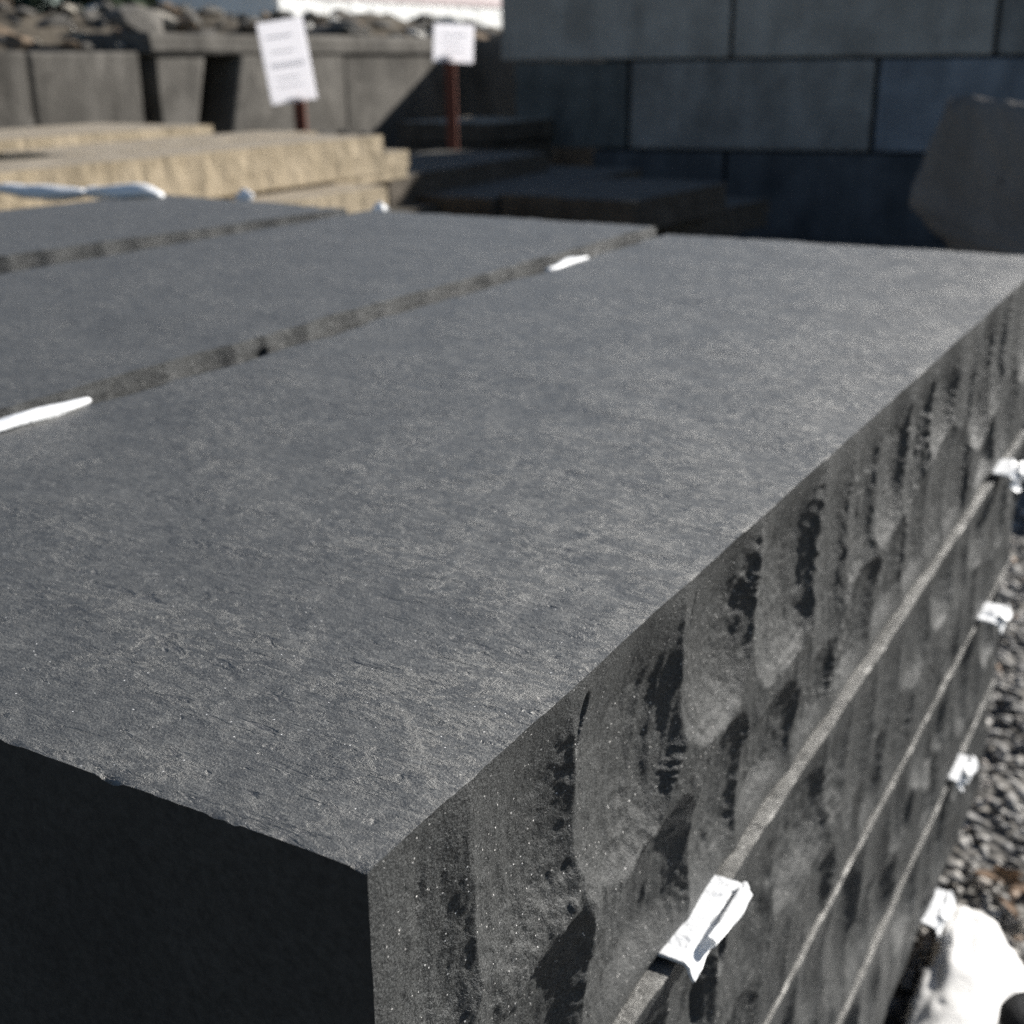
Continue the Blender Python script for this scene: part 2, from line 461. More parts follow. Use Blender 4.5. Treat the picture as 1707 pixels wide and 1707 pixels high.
def slab_mesh(name, L, W, T, seed, ys, ds, xs, relief, lean=0.0, left_amp=0.006, top_amp=1.0, bow=0.0, edge=0.0012, end_rough=0.0):
    """a slab with a cleft top, one split long face (x = 0), a rough back long face (x = -W) and sawn ends.
    local axes: y 0..L along it, z 0..T up"""
    n = len(ys)
    # ring of profile points: left side up, top across, right face down
    dl = np.linspace(T, 0, 14)
    parts = []
    Y = ys[:, None]
    # left side
    Xl = -W + left_amp * fbm(Y * 14, dl[None, :] * 16, seed + 40, 3) + 0 * Y
    Zl = T - dl[None, :] + 0 * Y
    # top
    ex = relief(ys[:, None], np.zeros((1, 1)))           # the arris of the split face
    tx = xs[None, :]                                     # 0 at left .. 1 at right (exclusive)
    Xt = Xl[:, -1:] + (ex - Xl[:, -1:]) * tx
    px, py = Xt, Y + 0 * Xt
    wave = 0.0009 * fbm(px * 9, py * 9, seed + 41, 3) + 0.00006 * fbm(px * 60, py * 60, seed + 42, 3)
    v = fbm(px * 26, py * 26, seed + 43, 4, 0.55) * 3.2
    fr = v - np.floor(v)
    ter = np.floor(v) + sstep(0.75, 1.0, fr)
    msk = np.clip(vn(px * 7, py * 7, seed + 44) * 1.3 + 0.35, 0, 1)
    Zt = T + top_amp * (wave + 0.00006 * ter * msk)
    chip = np.clip(vn(px * 55, py * 0, seed + 45) * 1.2 + 0.1 + 0.5 * vn(px * 210, py * 0, seed + 46), 0, 1.5)
    for yy in (py, L - py):
        Zt = Zt - edge * (0.10 + 1.7 * np.clip(chip - 0.15, 0, 2)) * np.exp(-yy / 0.0022)
    dr = (ex - Xt)
    chipr = np.clip(vn(py * 60, py * 0, seed + 47) + 0.4 * vn(py * 230, py * 0, seed + 48), 0, 1.4)
    Zt = Zt - edge * 0.9 * np.clip(chipr - 0.35, 0, 1) * np.exp(-np.maximum(dr, 0) / 0.002)
    # right face
    ds = np.concatenate([[0.0], ds])
    D = ds[None, :]
    Xr = relief(Y, D) + lean * (D / T) + bow * np.sin(np.pi * np.clip(D / T, 0, 1))
    z0 = Zt[:, -1:]
    Zr = z0 - D * (z0 / T)
    X = np.concatenate([Xl, Xt, Xr], 1)
    Z = np.concatenate([Zl, Zt, Zr], 1)
    Yf = np.repeat(Y, X.shape[1], 1)
    if end_rough:
        Yf = Yf + end_rough * ((Y / L) * fbm(X * 16, Z * 16, seed + 49, 3) - 0.0)
    m = X.shape[1]
    verts = np.stack([X, Yf, Z], -1).reshape(-1, 3)
    i = np.arange(n - 1)[:, None]; j = np.arange(m - 1)[None, :]
    q = np.stack([i * m + j, i * m + j + 1, (i + 1) * m + j + 1, (i + 1) * m + j], -1)[..., ::-1]
    mi = np.zeros((n - 1, m - 1), int)
    mi[:, :13] = 1
    mi[:, 14 + len(xs) - 1:] = 1
    br = 14 + len(xs) - 1                         # the arris is a hard edge: no shared vertices there
    keep = np.ones(m - 1, bool); keep[br] = False; keep[13] = False
    q = q[:, keep].reshape(-1, 4); mi = mi[:, keep].ravel()
    # fill the strip between left side and first top column with its own hard seam
    ii = np.arange(n - 1)
    seam = np.stack([ii * m + 13, ii * m + 14, (ii + 1) * m + 14, (ii + 1) * m + 13], -1)[:, ::-1]
    bot = np.stack([ii * m + m - 1, ii * m, (ii + 1) * m, (ii + 1) * m + m - 1], -1)[:, ::-1]
    quads = np.concatenate([q, seam, bot])
    nv = len(verts)
    verts = np.concatenate([verts, verts[:m], verts[(n - 1) * m:n * m]])
    ng = [nv + np.arange(m), nv + m + np.arange(m)[::-1]]
    idx = np.concatenate([mi, np.zeros(n - 1, int), np.ones(n - 1, int), [2, 2]])
    return mesh_np(name, verts, quads, ng, idx)

def basalt(name, label, x, y, ztop, L, W, T, seed, fine=1.0, rz=0.0, lean=-0.006, amp=1.0, scars=None, spacing=0.1, group=None, top=True, pits=(), crumbs=(), ef=0.10, tall=1.0):
    ys = grade(0, L, 0.0011 * fine, 0.0042 * fine)
    ds = np.unique(np.concatenate([np.linspace(0.0, 0.006, max(3, int(6 / fine)))[1:], np.linspace(0.006, T, max(8, int((T - 0.006) / (0.0013 * fine))))]))
    nx = max(10, int(W / (0.0026 * fine))) if top else 8
    xs = np.concatenate([np.linspace(0, 1, nx)[1:-1], 1 - np.array([0.004, 0.002, 0.001, 0.0]) / W])
    xs = np.unique(xs)
    rel = make_relief(seed, L, T, scars, amp, spacing, pits, crumbs, ef, tall)
    me = slab_mesh(name, L, W, T, seed, ys, ds, xs, rel, lean, edge=0.0012 if top else 0.0016)
    o = link(name, me, (M_TOP, M_FACE, M_SAWN), None, (x, y, ztop - T), rz)
    return tag(o, label, 'stone slab', group)

# ------------------------------------------------------------------ ground
def ground():
    me = bpy.data.meshes.new('ground')
    s = 600.0
    me.from_pydata([(-s, -s, 0), (s, -s, 0), (s, s, 0), (-s, s, 0)], [], [(0, 1, 2, 3)])
    tag(link('ground', me, (M_GROUND,), smooth=False), kind='structure')
ground()

# ------------------------------------------------------------------ the near stack: three columns of dark basalt slabs
# flake scars of the front face, left to right: (y centre, d centre, left, right, up, down radius, depth)
front_scars = [(0.040, 0.055, 0.050, 0.032, 0.12, 0.070, 0.0062), (0.124, 0.050, 0.062, 0.044, 0.12, 0.075, 0.0095), (0.240, 0.060, 0.090, 0.060, 0.14, 0.085, 0.0130),
               (0.362, 0.045, 0.078, 0.054, 0.12, 0.080, 0.0118), (0.496, 0.050, 0.096, 0.062, 0.13, 0.095, 0.0142), (0.600, 0.08, 0.060, 0.042, 0.12, 0.12, 0.0085),
               (0.680, 0.05, 0.062, 0.048, 0.12, 0.11, 0.0098), (0.775, 0.05, 0.075, 0.055, 0.12, 0.09, 0.0118), (0.870, 0.07, 0.066, 0.050, 0.12, 0.09, 0.0100),
               (0.985, 0.05, 0.085, 0.060, 0.12, 0.075, 0.0130),
               (0.268, 0.205, 0.100, 0.070, 0.068, 0.12, 0.0150), (0.378, 0.178, 0.066, 0.048, 0.050, 0.12, 0.0120), (0.125, 0.190, 0.080, 0.050, 0.062, 0.10, 0.0115), (0.040, 0.180, 0.060, 0.040, 0.050, 0.10, 0.0085),
               (0.475, 0.205, 0.085, 0.058, 0.056, 0.10, 0.0125), (0.585, 0.215, 0.070, 0.055, 0.060, 0.10, 0.0100), (0.700, 0.190, 0.080, 0.060, 0.060, 0.10, 0.0110),
               (0.820, 0.190, 0.085, 0.060, 0.060, 0.10, 0.0110), (0.930, 0.175, 0.080, 0.060, 0.060, 0.10, 0.0115)]
front_pits = [(0.170, 0.022, 0.006, 0.014, 0.0060, -0.35), (0.306, 0.030, 0.0022, 0.022, 0.0040, -0.28)]
front_crumbs = [(0.10, 0.135, 0.07, 0.05), (0.03, 0.19, 0.06, 0.05), (0.145, 0.11, 0.03, 0.035)]
GAP = 0.007
basalt('stone_slab', 'large dark basalt slab nearest the camera, top of the front stack', 0.0, 0.0, TOP, 1.622, 0.577, 0.242, 3,
       fine=1.0, lean=-0.0040, scars=front_scars, ef=0.035, pits=front_pits, crumbs=front_crumbs)
z = TOP - 0.242 - GAP
for i, (T, x, y, lab) in enumerate([(0.203, 0.0025, -0.02, 'dark basalt slab directly under the nearest top slab'),
                                   (0.197, 0.0015, 0.015, 'dark basalt slab third from the top of the front stack'),
                                   (0.187, 0.002, -0.01, 'lowest dark basalt slab of the front stack, by the gravel')]):
    basalt('stone_slab', lab, x, y, z, 1.63, 0.57, T, 17 + i * 8, fine=1.6 + i * 0.4, lean=-0.0035, amp=1.2, spacing=0.10, top=False)
    z -= T + GAP
BASE = z + GAP
basalt('stone_slab', 'middle dark basalt slab of the three top slabs lying side by side', -0.626, -0.12, TOP + 0.004, 1.80, 0.581, 0.235, 51, fine=1.8, lean=0.018, amp=0.9, spacing=0.085, ef=0.6)
basalt('stone_slab', 'farthest left dark basalt top slab with white foam on its edge', -1.465, 0.0, TOP + 0.003, 1.70, 0.560, 0.230, 67, fine=2.6, rz=math.radians(-6.5), lean=0.012, amp=1.1, spacing=0.09, ef=0.6)
for cx, cy, rz, cw, nm in ((-0.630, -0.12, 0.0, 0.577, 'middle'), (-1.470, 0.0, math.radians(-6.5), 0.555, 'left')):
    zz = TOP - 0.242 - GAP
    for i, T in enumerate((0.203, 0.197, 0.187)):
        basalt('stone_slab', 'dark basalt slab %s below the %s top slab of the near stacks' % (('one', 'two', 'three')[i] + ' course' + ('' if i == 0 else 's'), nm),
               cx, cy, zz, 1.66, cw, T, 90 + i * 5 + int(-cx * 10), fine=6.0, rz=rz, top=False)
        zz -= T + GAP

def box_mesh(name, sx, sy, sz, bev=0.004, wob=0.0, seed=0):
    import bmesh
    bm = bmesh.new()
    bmesh.ops.create_cube(bm, size=1.0)
    bmesh.ops.scale(bm, vec=(sx, sy, sz), verts=bm.verts)
    if bev: bmesh.ops.bevel(bm, geom=bm.edges[:], offset=bev, segments=2, affect='EDGES', profile=0.6)
    if wob:
        rg = random.Random(seed)
        for v in bm.verts: v.co += Vector((rg.uniform(-1, 1), rg.uniform(-1, 1), rg.uniform(-1, 1))) * wob
    bmesh.ops.translate(bm, vec=(0, 0, sz / 2), verts=bm.verts)
    me = bpy.data.meshes.new(name)
    bm.to_mesh(me); bm.free()
    return me

def bearer(x, y, L, h, label, rz=0.0):
    o = link('timber_bearer', box_mesh('timber_bearer', L, 0.09, h, 0.005), (M_TIMBER,), None, (x, y, 0), rz, smooth=False)
    return tag(o, label, 'timber', 'timber bearers under the stone stacks')
for y in (0.28, 1.32):
    bearer(-0.86, y, 1.60, BASE - 0.0005, 'weathered timber bearer under the dark basalt stacks')

# ------------------------------------------------------------------ white foam spacers
def foam_strip(label, x, y, zt, length, drop, out, seed, fold=True, rz=0.0, tilt=0.0):
    """thin foam sheet that leaves the joint, folds over and hangs down in front of the face"""
    n, m = 9, 7
    V = []
    for i in range(n):
        u = i / (n - 1)
        yy = (u - 0.5) * length
        for j in range(m):
            s = j / (m - 1) * (out + drop)
            if s < out: px, pz = -0.02 + s / out * (out + 0.02), 0.0
            else: px, pz = out + 0.22 * (s - out), -(s - out) * 0.97
            r = 0.0045 * min(1, j / 2)
            px += r * float(vn(yy * 60 + seed, s * 110, seed)) * 1.3
            pz += r * float(vn(yy * 55, s * 90 + 5, seed + 1)) * 0.6 + tilt * yy
            V.append((px, yy + 0.004 * float(vn(s * 60, u * 3, seed + 2)) * (j / m), pz))
    F = [(i * m + j, i * m + j + 1, (i + 1) * m + j + 1, (i + 1) * m + j) for i in range(n - 1) for j in range(m - 1)]
    root = empty('foam_spacer', (x, y, zt), rz)
    tag(root, label, 'foam spacer', 'white foam spacers between the slabs')
    me = bpy.data.meshes.new('sheet'); me.from_pydata(V, [], F); me.update()
    o = link('sheet', me, (M_FOAM,), root, smooth=False)
    md = o.modifiers.new('thick', 'SOLIDIFY'); md.thickness = 0.0022; md.offset = 0
    if fold:
        V2 = []
        for i in range(n):
            u = i / (n - 1)
            yy = (u - 0.5) * length * 0.72 + length * 0.14
            for j in range(m):
                t = j / (m - 1)
                px = out + 0.003 + 0.006 * math.sin(t * math.pi * 0.9) + 0.003 * float(vn(yy * 50, t * 4, seed + 3))
                pz = 0.003 - t * drop * (0.55 + 0.75 * u)  + tilt * yy
                V2.append((px, yy, pz))
        me = bpy.data.meshes.new('folded_flap'); me.from_pydata(V2, [], F); me.update()
        o = link('folded_flap', me, (M_FOAM,), root, smooth=False)
        md = o.modifiers.new('thick', 'SOLIDIFY'); md.thickness = 0.0024; md.offset = 0
    return root
J1 = TOP - 0.242 - GAP * 0.5
J2 = J1 - 0.203 - GAP
J3 = J2 - 0.197 - GAP
J4 = J3 - 0.187 - GAP
foam_strip('crumpled white foam strip in the joint under the near end of the top slab', 0.004, 0.335, J1 + 0.001, 0.090, 0.010, 0.006, 1)
foam_strip('white foam tab in the uppermost joint toward the far end of the front stack', 0.008, 1.385, J1 + 0.004, 0.065, 0.022, 0.013, 2)
foam_strip('white foam tab in the second joint down at the far end of the stack', 0.008, 1.395, J2 + 0.004, 0.062, 0.019, 0.016, 3)
foam_strip('white foam tab in the third joint down at the far end of the stack', 0.006, 1.318, J3 + 0.004, 0.070, 0.019, 0.008, 4)
foam_strip('white foam tab at the foot of the front stack above the white sack', 0.006, 1.258, J4 + 0.008, 0.085, 0.022, 0.009, 5)

def foam_roll(label, x, y, zt, length, wd, ht, seed, rz=0.0):
    """a crumpled length of foam lying in a gap or over an edge"""
    n, m = 24, 18
    V = []; F = []
    for i in range(n):
        u = i / (n - 1)
        yy = (u - 0.5) * length
        e = math.sin(math.pi * min(1, max(0, 0.04 + u * 0.92))) ** 0.45
        cx = 0.25 * wd * float(vn(u * 3.3, 0.3, seed)); cz = 0.25 * ht * float(vn(u * 3.1, 4.3, seed + 1))
        for j in range(m):
            a = 2 * math.pi * j / m
            r = 1 + 0.28 * float(vn(math.cos(a) * 1.6 + u * 4, math.sin(a) * 1.6 + 9, seed + 2))
            V.append((cx + math.cos(a) * wd * 0.5 * r * e, yy, cz + math.sin(a) * ht * 0.5 * r * e))
    for i in range(n - 1):
        for j in range(m):
            F.append((i * m + j, i * m + (j + 1) % m, (i + 1) * m + (j + 1) % m, (i + 1) * m + j))
    F.append(tuple(range(m))[::-1]); F.append(tuple((n - 1) * m + j for j in range(m)))
    me = bpy.data.meshes.new('foam_spacer'); me.from_pydata(V, [], F); me.update()
    o = link('foam_spacer', me, (M_FOAM,), None, (x, y, zt), rz)
    return tag(o, label, 'foam spacer', 'white foam spacers between the slabs')
foam_roll('long white foam strip in the gap at the left edge of the photo', -0.588, 0.345, TOP + 0.001, 0.15, 0.017, 0.010, 11, rz=math.radians(2))
foam_roll('thin white foam strip in the gap near the far end of the two front slabs', -0.581, 1.27, TOP - 0.001, 0.12, 0.012, 0.010, 12)
foam_roll('small white foam nub at the far corner between the middle and left slabs', -1.212, 1.715, TOP + 0.003, 0.03, 0.026, 0.026, 13)
foam_roll('small white foam nub on the far edge of the left slab', -1.625, 1.80, TOP + 0.000, 0.03, 0.036, 0.030, 14)
foam_roll('white foam sheet lying on the left slab, nearer the left photo edge', -2.02, 1.60, TOP + 0.012, 0.21, 0.04, 0.034, 15, rz=math.radians(-68))
foam_roll('white foam sheet lying on the left slab, right of the other sheet', -1.852, 1.672, TOP + 0.010, 0.185, 0.04, 0.032, 16, rz=math.radians(-72))

# ------------------------------------------------------------------ stacked sandstone behind
def stone_beam(label, x, y, ztop, L, W, T, seed, mats, rz=0.0, amp=0.45, fine=7.0, group=None, cat='stone slab', name='sandstone_slab'):
    ys = grade(0, L, 0.0016 * fine, 0.0016 * fine)
    ds = np.linspace(0.004, T, max(6, int(T / (0.0016 * fine))))
    xs = np.unique(np.concatenate([np.linspace(0, 1, 14)[1:-1], 1 - np.array([0.012, 0.004, 0.0]) / W]))
    rel = make_relief(seed, L, T, None, amp, 0.11)
    me = slab_mesh(name, L, W, T, seed, ys, ds, xs, rel, 0.0, 0.010, 1.6, 0.0, 0.004, 0.018)
    o = link(name, me, mats, None, (x, y, ztop - T), rz)
    return tag(o, label, cat, group)
TANS = (M_TANT, M_TAN, M_TAN)
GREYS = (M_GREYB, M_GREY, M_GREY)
R = math.radians
stone_beam('long buff sandstone beam with a rough split face, in front of the others', -2.70, 1.20, 0.950, 2.73, 0.36, 0.150, 201, TANS, R(1.5))
stone_beam('buff sandstone beam with a rounded end under the long front beam', -2.52, 1.35, 0.790, 2.28, 0.42, 0.180, 209, TANS, R(1.0))
stone_beam('wide buff sandstone slab lying raised behind the long front beam', -3.62, 1.60, 0.972, 2.42, 0.70, 0.048, 217, TANS, R(3))
stone_beam('buff sandstone slab on spacers under the wide raised slab', -3.55, 1.50, 0.868, 2.45, 0.72, 0.12, 225, TANS, R(3))
stone_beam('narrow buff sandstone slab end seen left of the tilted white sign', -3.22, 2.75, 0.942, 1.45, 0.34, 0.09, 233, TANS, R(3))
stone_beam('buff sandstone slab crossed by the shadow edge beside the long beam end', -2.96, 3.45, 0.862, 0.94, 0.62, 0.12, 241, TANS, R(1))
zt = 0.60
for i in range(3):
    stone_beam('buff sandstone slab %s in the hidden lower part of the buff stack' % ('high', 'midway', 'low')[i], -2.55, 1.4, zt, 2.2, 1.40, 0.155, 249 + i * 7, TANS, R(1), fine=14)
    zt -= 0.165
for y in (1.75, 3.2):
    bearer(-3.25, y, 1.5, 0.110, 'weathered timber bearer under the buff sandstone stack')
for k, (xx, yy) in enumerate(((-3.70, 2.72), (-3.75, 3.75))):
    o = link('stone_spacer', box_mesh('stone_spacer', 0.08, 0.06, 0.0555, 0.003), (M_TAN,), None, (xx - 0.02, yy, 0.8685), 0, False)
    tag(o, ('left', 'right')[k] + ' buff stone spacer under the wide raised sandstone slab', 'spacer')
# shaded slabs in front of the block wall
stone_beam('grey sandstone slab in shadow, its top next to the lit buff slab', -3.05, 4.35, 0.745, 1.70, 0.70, 0.13, 301, GREYS, R(4))
stone_beam('low grey slab in shadow in the middle of the shaded pile', -2.68, 4.6, 0.650, 1.75, 0.75, 0.11, 309, GREYS, R(2))
stone_beam('grey slab nearest the far corner of the front basalt slab, in shadow', -2.00, 4.62, 0.665, 0.95, 0.66, 0.14, 317, GREYS, R(-3))
stone_beam('grey slab at the bottom of the shaded pile toward the wall', -2.15, 4.7, 0.52, 1.6, 0.7, 0.14, 325, GREYS, R(-6))
for i, (x, y, zt, L, W) in enumerate(((-2.94, 4.15, 0.615, 1.7, 0.7), (-2.94, 4.15, 0.47, 1.7, 0.7), (-2.94, 4.15, 0.325, 1.7, 0.7), (-2.28, 3.95, 0.540, 1.7, 0.70), (-2.28, 3.95, 0.40, 1.7, 0.70), (-2.28, 3.95, 0.255, 1.7, 0.70),
                                     (-2.1, 4.5, 0.375, 1.4, 0.45), (-2.1, 4.5, 0.235, 1.4, 0.45))):
    stone_beam('grey slab hidden in the shaded pile before the block wall', x, y, zt, L, W, 0.135 if zt > 0.3 else 0.14, 333 + i * 5, GREYS, R(1), fine=14, group='hidden slabs of the shaded pile')
for x in (-3.3, -2.65, -2.32):
    for y in (4.7, 5.4):
        bearer(x, y, 0.55, 0.10, 'weathered timber bearer under the shaded grey slabs')
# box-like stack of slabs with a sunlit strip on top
zt = 0.820
for i in range(5):
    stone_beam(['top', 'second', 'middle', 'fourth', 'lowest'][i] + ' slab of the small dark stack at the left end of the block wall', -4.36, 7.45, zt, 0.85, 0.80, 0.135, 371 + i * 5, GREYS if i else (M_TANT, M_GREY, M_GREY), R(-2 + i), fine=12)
    zt -= 0.15
bearer(-4.9, 7.75, 0.9, 0.080, 'weathered timber bearer under the small dark stack')

# ------------------------------------------------------------------ concrete block wall on the right
def block_wall(name, label, org, direction, rows, length, H, DEP, BL, seed, starts, mats, gap=0.028):
    rz = math.atan2(direction[1], direction[0])
    root = empty(name, org, rz)
    tag(root, label, 'wall')
    rg = random.Random(seed)
    cache = {}
    for r in range(rows):
        x = starts[r][0]
        lens = starts[r][1:] if len(starts[r]) > 1 else ()
        k = 0
        while x < length:
            bl = lens[k] if k < len(lens) else BL
            key = (round(bl, 3), r % 2)
            if key not in cache:
                cache[key] = box_mesh('block', bl - gap, DEP, H - gap * 0.6, 0.016, 0.0018, seed + len(cache))
            me = cache[key].copy()
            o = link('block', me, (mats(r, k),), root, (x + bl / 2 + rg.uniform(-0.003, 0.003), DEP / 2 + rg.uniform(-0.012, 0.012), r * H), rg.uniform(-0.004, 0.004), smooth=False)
            x += bl
            k += 1
    for r0, r1 in ((0, 3), (3, 5)):
        x0 = max(q[0] for q in starts[r0:r1]) + 0.05
        link('light_stop_core', box_mesh('light_stop_core', length - x0, DEP * 0.6, (r1 - r0) * H - 0.03, 0), (C_DARK,), root, ((length + x0) / 2, DEP * 0.55, r0 * H + 0.01), 0, smooth=False)  # added box inside the wall, keeps sun from leaking through the joints
    return root
C_DARK = concrete('concrete_dark', (0.05, 0.05, 0.05), (0.09, 0.09, 0.088), 0.6)
C_A = concrete('concrete_pale', (0.32, 0.295, 0.26), (0.48, 0.445, 0.395), 0.45)
C_B = concrete('concrete_mid', (0.20, 0.19, 0.175), (0.36, 0.34, 0.31), 0.6)
C_BLUE = concrete('concrete_blue_painted', (0.18, 0.19, 0.205), (0.29, 0.305, 0.325), 0.5)
C_C = concrete('concrete_shade_dark', (0.06, 0.065, 0.07), (0.12, 0.125, 0.13), 0.6)  # bottom course: shade from the slabs in front is put into this colour
C_D = concrete('concrete_greenish_grey', (0.085, 0.09, 0.085), (0.17, 0.175, 0.165), 0.6)  # darker greenish grey for the left block of the second course
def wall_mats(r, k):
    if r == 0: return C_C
    if r == 1: return (C_D, C_B, C_BLUE, C_B, C_A)[min(k, 4)]
    return (C_A, C_A, C_B)[k % 3]
# the wall runs from (-4.72, 8.30) towards +x, its right end a little farther off
WD = (1.0, 0.16)
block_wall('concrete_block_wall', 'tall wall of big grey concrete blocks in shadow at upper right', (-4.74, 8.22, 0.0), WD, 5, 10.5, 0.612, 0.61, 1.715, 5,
           [(0.70, 1.0), (0.10, 0.885), (0.0, 1.71), (2.95, 1.2), (2.95,)], wall_mats)  # two unseen top courses, set back to shape the shadow the wall casts

# ------------------------------------------------------------------ lower grey wall on the left with rubble heaped behind it
C_W = concrete('concrete_weathered_brown', (0.075, 0.069, 0.060), (0.175, 0.163, 0.145), 0.8)
XW = -6.0
def side_wall():
    root = empty('retaining_wall', (XW, 0.0, 0.0), 0.0)
    tag(root, 'low weathered concrete block wall holding back the rubble at left', 'wall')
    for k, (y0, y1, h, off) in enumerate([(2.2, 3.5, 1.30, 0.0), (3.53, 4.98, 1.305, 0.01), (5.0, 5.86, 1.30, 0.0), (6.03, 6.49, 1.285, -0.02), (6.82, 8.0, 1.285, 0.0), (8.03, 9.62, 1.285, -0.012)]):
        me = box_mesh('block', 0.6, y1 - y0, h, 0.02, 0.004, 60 + k)
        for v_ in me.vertices:                    # the sides of the wide gap slope
            if (k == 3 and v_.co.y > 0) or (k == 4 and v_.co.y < 0): v_.co.y += 0.28 * (v_.co.z - h)
        link('block', me, (C_W,), root, (-0.3 + off, (y0 + y1) / 2, 0), 0, smooth=False)
    for k, (y0, y1, h) in enumerate([(5.95, 7.35, 0.13), (7.37, 9.62, 0.125)]):
        link('coping', box_mesh('coping', 0.66, y1 - y0, h, 0.025, 0.008, 70 + k), (C_W,), root, (-0.31, (y0 + y1) / 2, 1.285), 0, smooth=False)
    link('backing', box_mesh('backing', 0.2, 7.4, 1.25, 0.0), (C_DARK,), root, (-0.72, 5.9, 0), 0, smooth=False)
side_wall()
def back_return():
    root = empty('return_wall', (XW - 0.3, 9.63, 0.0), 0.0)
    tag(root, 'dark shaded return wall between the left wall and the block wall', 'wall')
    x = 0.0
    for k, ln in enumerate((1.3, 1.35)):
        link('block', box_mesh('block', ln - 0.02, 0.6, 1.40, 0.02, 0.004, 80 + k), (C_W,), root, (x + ln / 2, 0.3, 0), 0, smooth=False)
        x += ln
back_return()

def rock_mesh(name, seed, sub=2):
    import bmesh
    rg = random.Random(seed)
    bm = bmesh.new()
    bmesh.ops.create_icosphere(bm, subdivisions=sub, radius=0.5)
    pl = []
    for _ in range(12):
        n = Vector((rg.gauss(0, 1), rg.gauss(0, 1), rg.gauss(0, 1))).normalized()
        pl.append((n, rg.uniform(0.20, 0.38)))
    for v in bm.verts:
        for n, d in pl:
            e = v.co.dot(n) - d
            if e > 0: v.co -= n * e
        v.co *= 1 + rg.uniform(-0.03, 0.03)
    me = bpy.data.meshes.new(name)
    bm.to_mesh(me); bm.free()
    return me

# the fill behind the wall
def fill():
    nx, ny = 60, 90
    xs = np.linspace(-14.0, XW - 0.30, nx); ys = np.linspace(1.0, 13.5, ny)
    X, Y = np.meshgrid(xs, ys)
    t = (XW - 0.3 - X)
    Z = 1.27 + 0.34 * sstep(0.0, 1.3, t) + 0.10 * fbm(X * 1.3, Y * 1.3, 31, 4) * sstep(0, 0.8, t) - 1.0 * sstep(3.5, 7.5, t) + 0.04 * fbm(X * 6, Y * 6, 33, 3)
    Z = Z * (1 - sstep(12.6, 13.4, Y)) - 0.05
    V = np.stack([X, Y, Z], -1).reshape(-1, 3)
    i = np.arange(ny - 1)[:, None]; j = np.arange(nx - 1)[None, :]
    q = np.stack([i * nx + j, i * nx + j + 1, (i + 1) * nx + j + 1, (i + 1) * nx + j], -1).reshape(-1, 4)
    me = mesh_np('rubble_fill', V, q)
    tag(link('rubble_fill', me, (plain('rubble_earth', (0.11, 0.095, 0.075), 0.95, 0.7, 9, 0.1),)), 'brown earth and small rubble heaped behind the left wall', 'earth', kind='stuff')
fill()
RUB = [rock_mesh('rubble_stone', 500 + i) for i in range(6)]
RM = [plain('rubble_grey', (0.14, 0.13, 0.115), 0.9, 0.5, 8), plain('rubble_pale', (0.34, 0.31, 0.26), 0.9, 0.35, 8), plain('rubble_brown', (0.16, 0.115, 0.075), 0.9, 0.5, 8), plain('rubble_white', (0.58, 0.56, 0.52), 0.85, 0.2, 8), plain('rubble_dark', (0.08, 0.078, 0.07), 0.9, 0.5, 8)]
RN = ['grey', 'pale buff', 'brown', 'whitish', 'dark']
rub_meshes = {}
rg = random.Random(77)
for i in range(210):
    t = rg.random() ** 1.2 * 1.9
    x = XW - 0.12 - t
    y = rg.uniform(3.4, 11.3) + t * 0.9
    if y > 12.4: y -= 1.5
    base = 1.30 + (0.12 if y > 5.9 else 0.02) * (1 if t < 0.45 else 0) + (0.30 * min(1, max(0, (t - 0.15) / 1.1)) if t > 0.15 else 0)
    mi = rg.choices(range(5), (9, 3, 4, 2, 2))[0]
    s = rg.choice((0.08, 0.12, 0.18, 0.26)) * rg.uniform(0.8, 1.2) * (0.75 if mi == 3 else 1)
    key = (i % 6, mi)
    if key not in rub_meshes:
        m_ = RUB[i % 6].copy(); m_.materials.append(RM[mi]); rub_meshes[key] = m_
    o = bpy.data.objects.new('rubble_stone', rub_meshes[key])
    o.location = (x, y, base + s * 0.10)
    o.scale = (s * rg.uniform(0.8, 1.3), s * rg.uniform(0.8, 2.0), s * rg.uniform(0.35, 0.75))
    o.rotation_euler = (rg.uniform(-0.3, 0.3), rg.uniform(-0.3, 0.3), rg.uniform(0, 6.28))
    col.objects.link(o)
    zone = 'at the left edge of the photo' if y - t < 5.2 else 'above the dark gaps in the wall' if y - t < 6.9 else 'behind the tilted sign' if y - t < 8.0 else 'toward the small square sign'
    lab = '%s %s broken stone in the rubble heap %s' % ('small' if s < 0.15 else 'middling' if s < 0.22 else 'large', RN[mi], zone)
    tag(o, lab, 'rubble', 'stones in the rubble heap ' + zone)
# a few stones at the foot of the wall
for i, (x, y, s) in enumerate(((-5.72, 7.30, 0.28), (-5.70, 7.56, 0.24), (-5.66, 7.74, 0.22), (-5.6, 7.0, 0.2))):
    o = link('rubble_stone', RUB[i].copy(), (RM[0],), None, (x, y, 0.60 + s * 0.26), i * 1.3, smooth=False)
    o.scale = (s, s, s)
    tag(o, ('grey stone piled at the foot of the left wall, just right of the tilted sign', 'second grey stone at the foot of the left wall right of the sign', 'grey stone at the foot of the left wall by the shadow edge', 'grey stone at the wall foot behind the tilted sign')[i], 'rubble')
me = box_mesh('stone_plinth', 0.55, 0.95, 0.60, 0.03, 0.01, 9)
tag(link('stone_plinth', me, (C_W,), None, (-5.68, 7.35, 0), 0, False), 'low rough plinth at the foot of the left wall carrying grey stones', 'plinth')

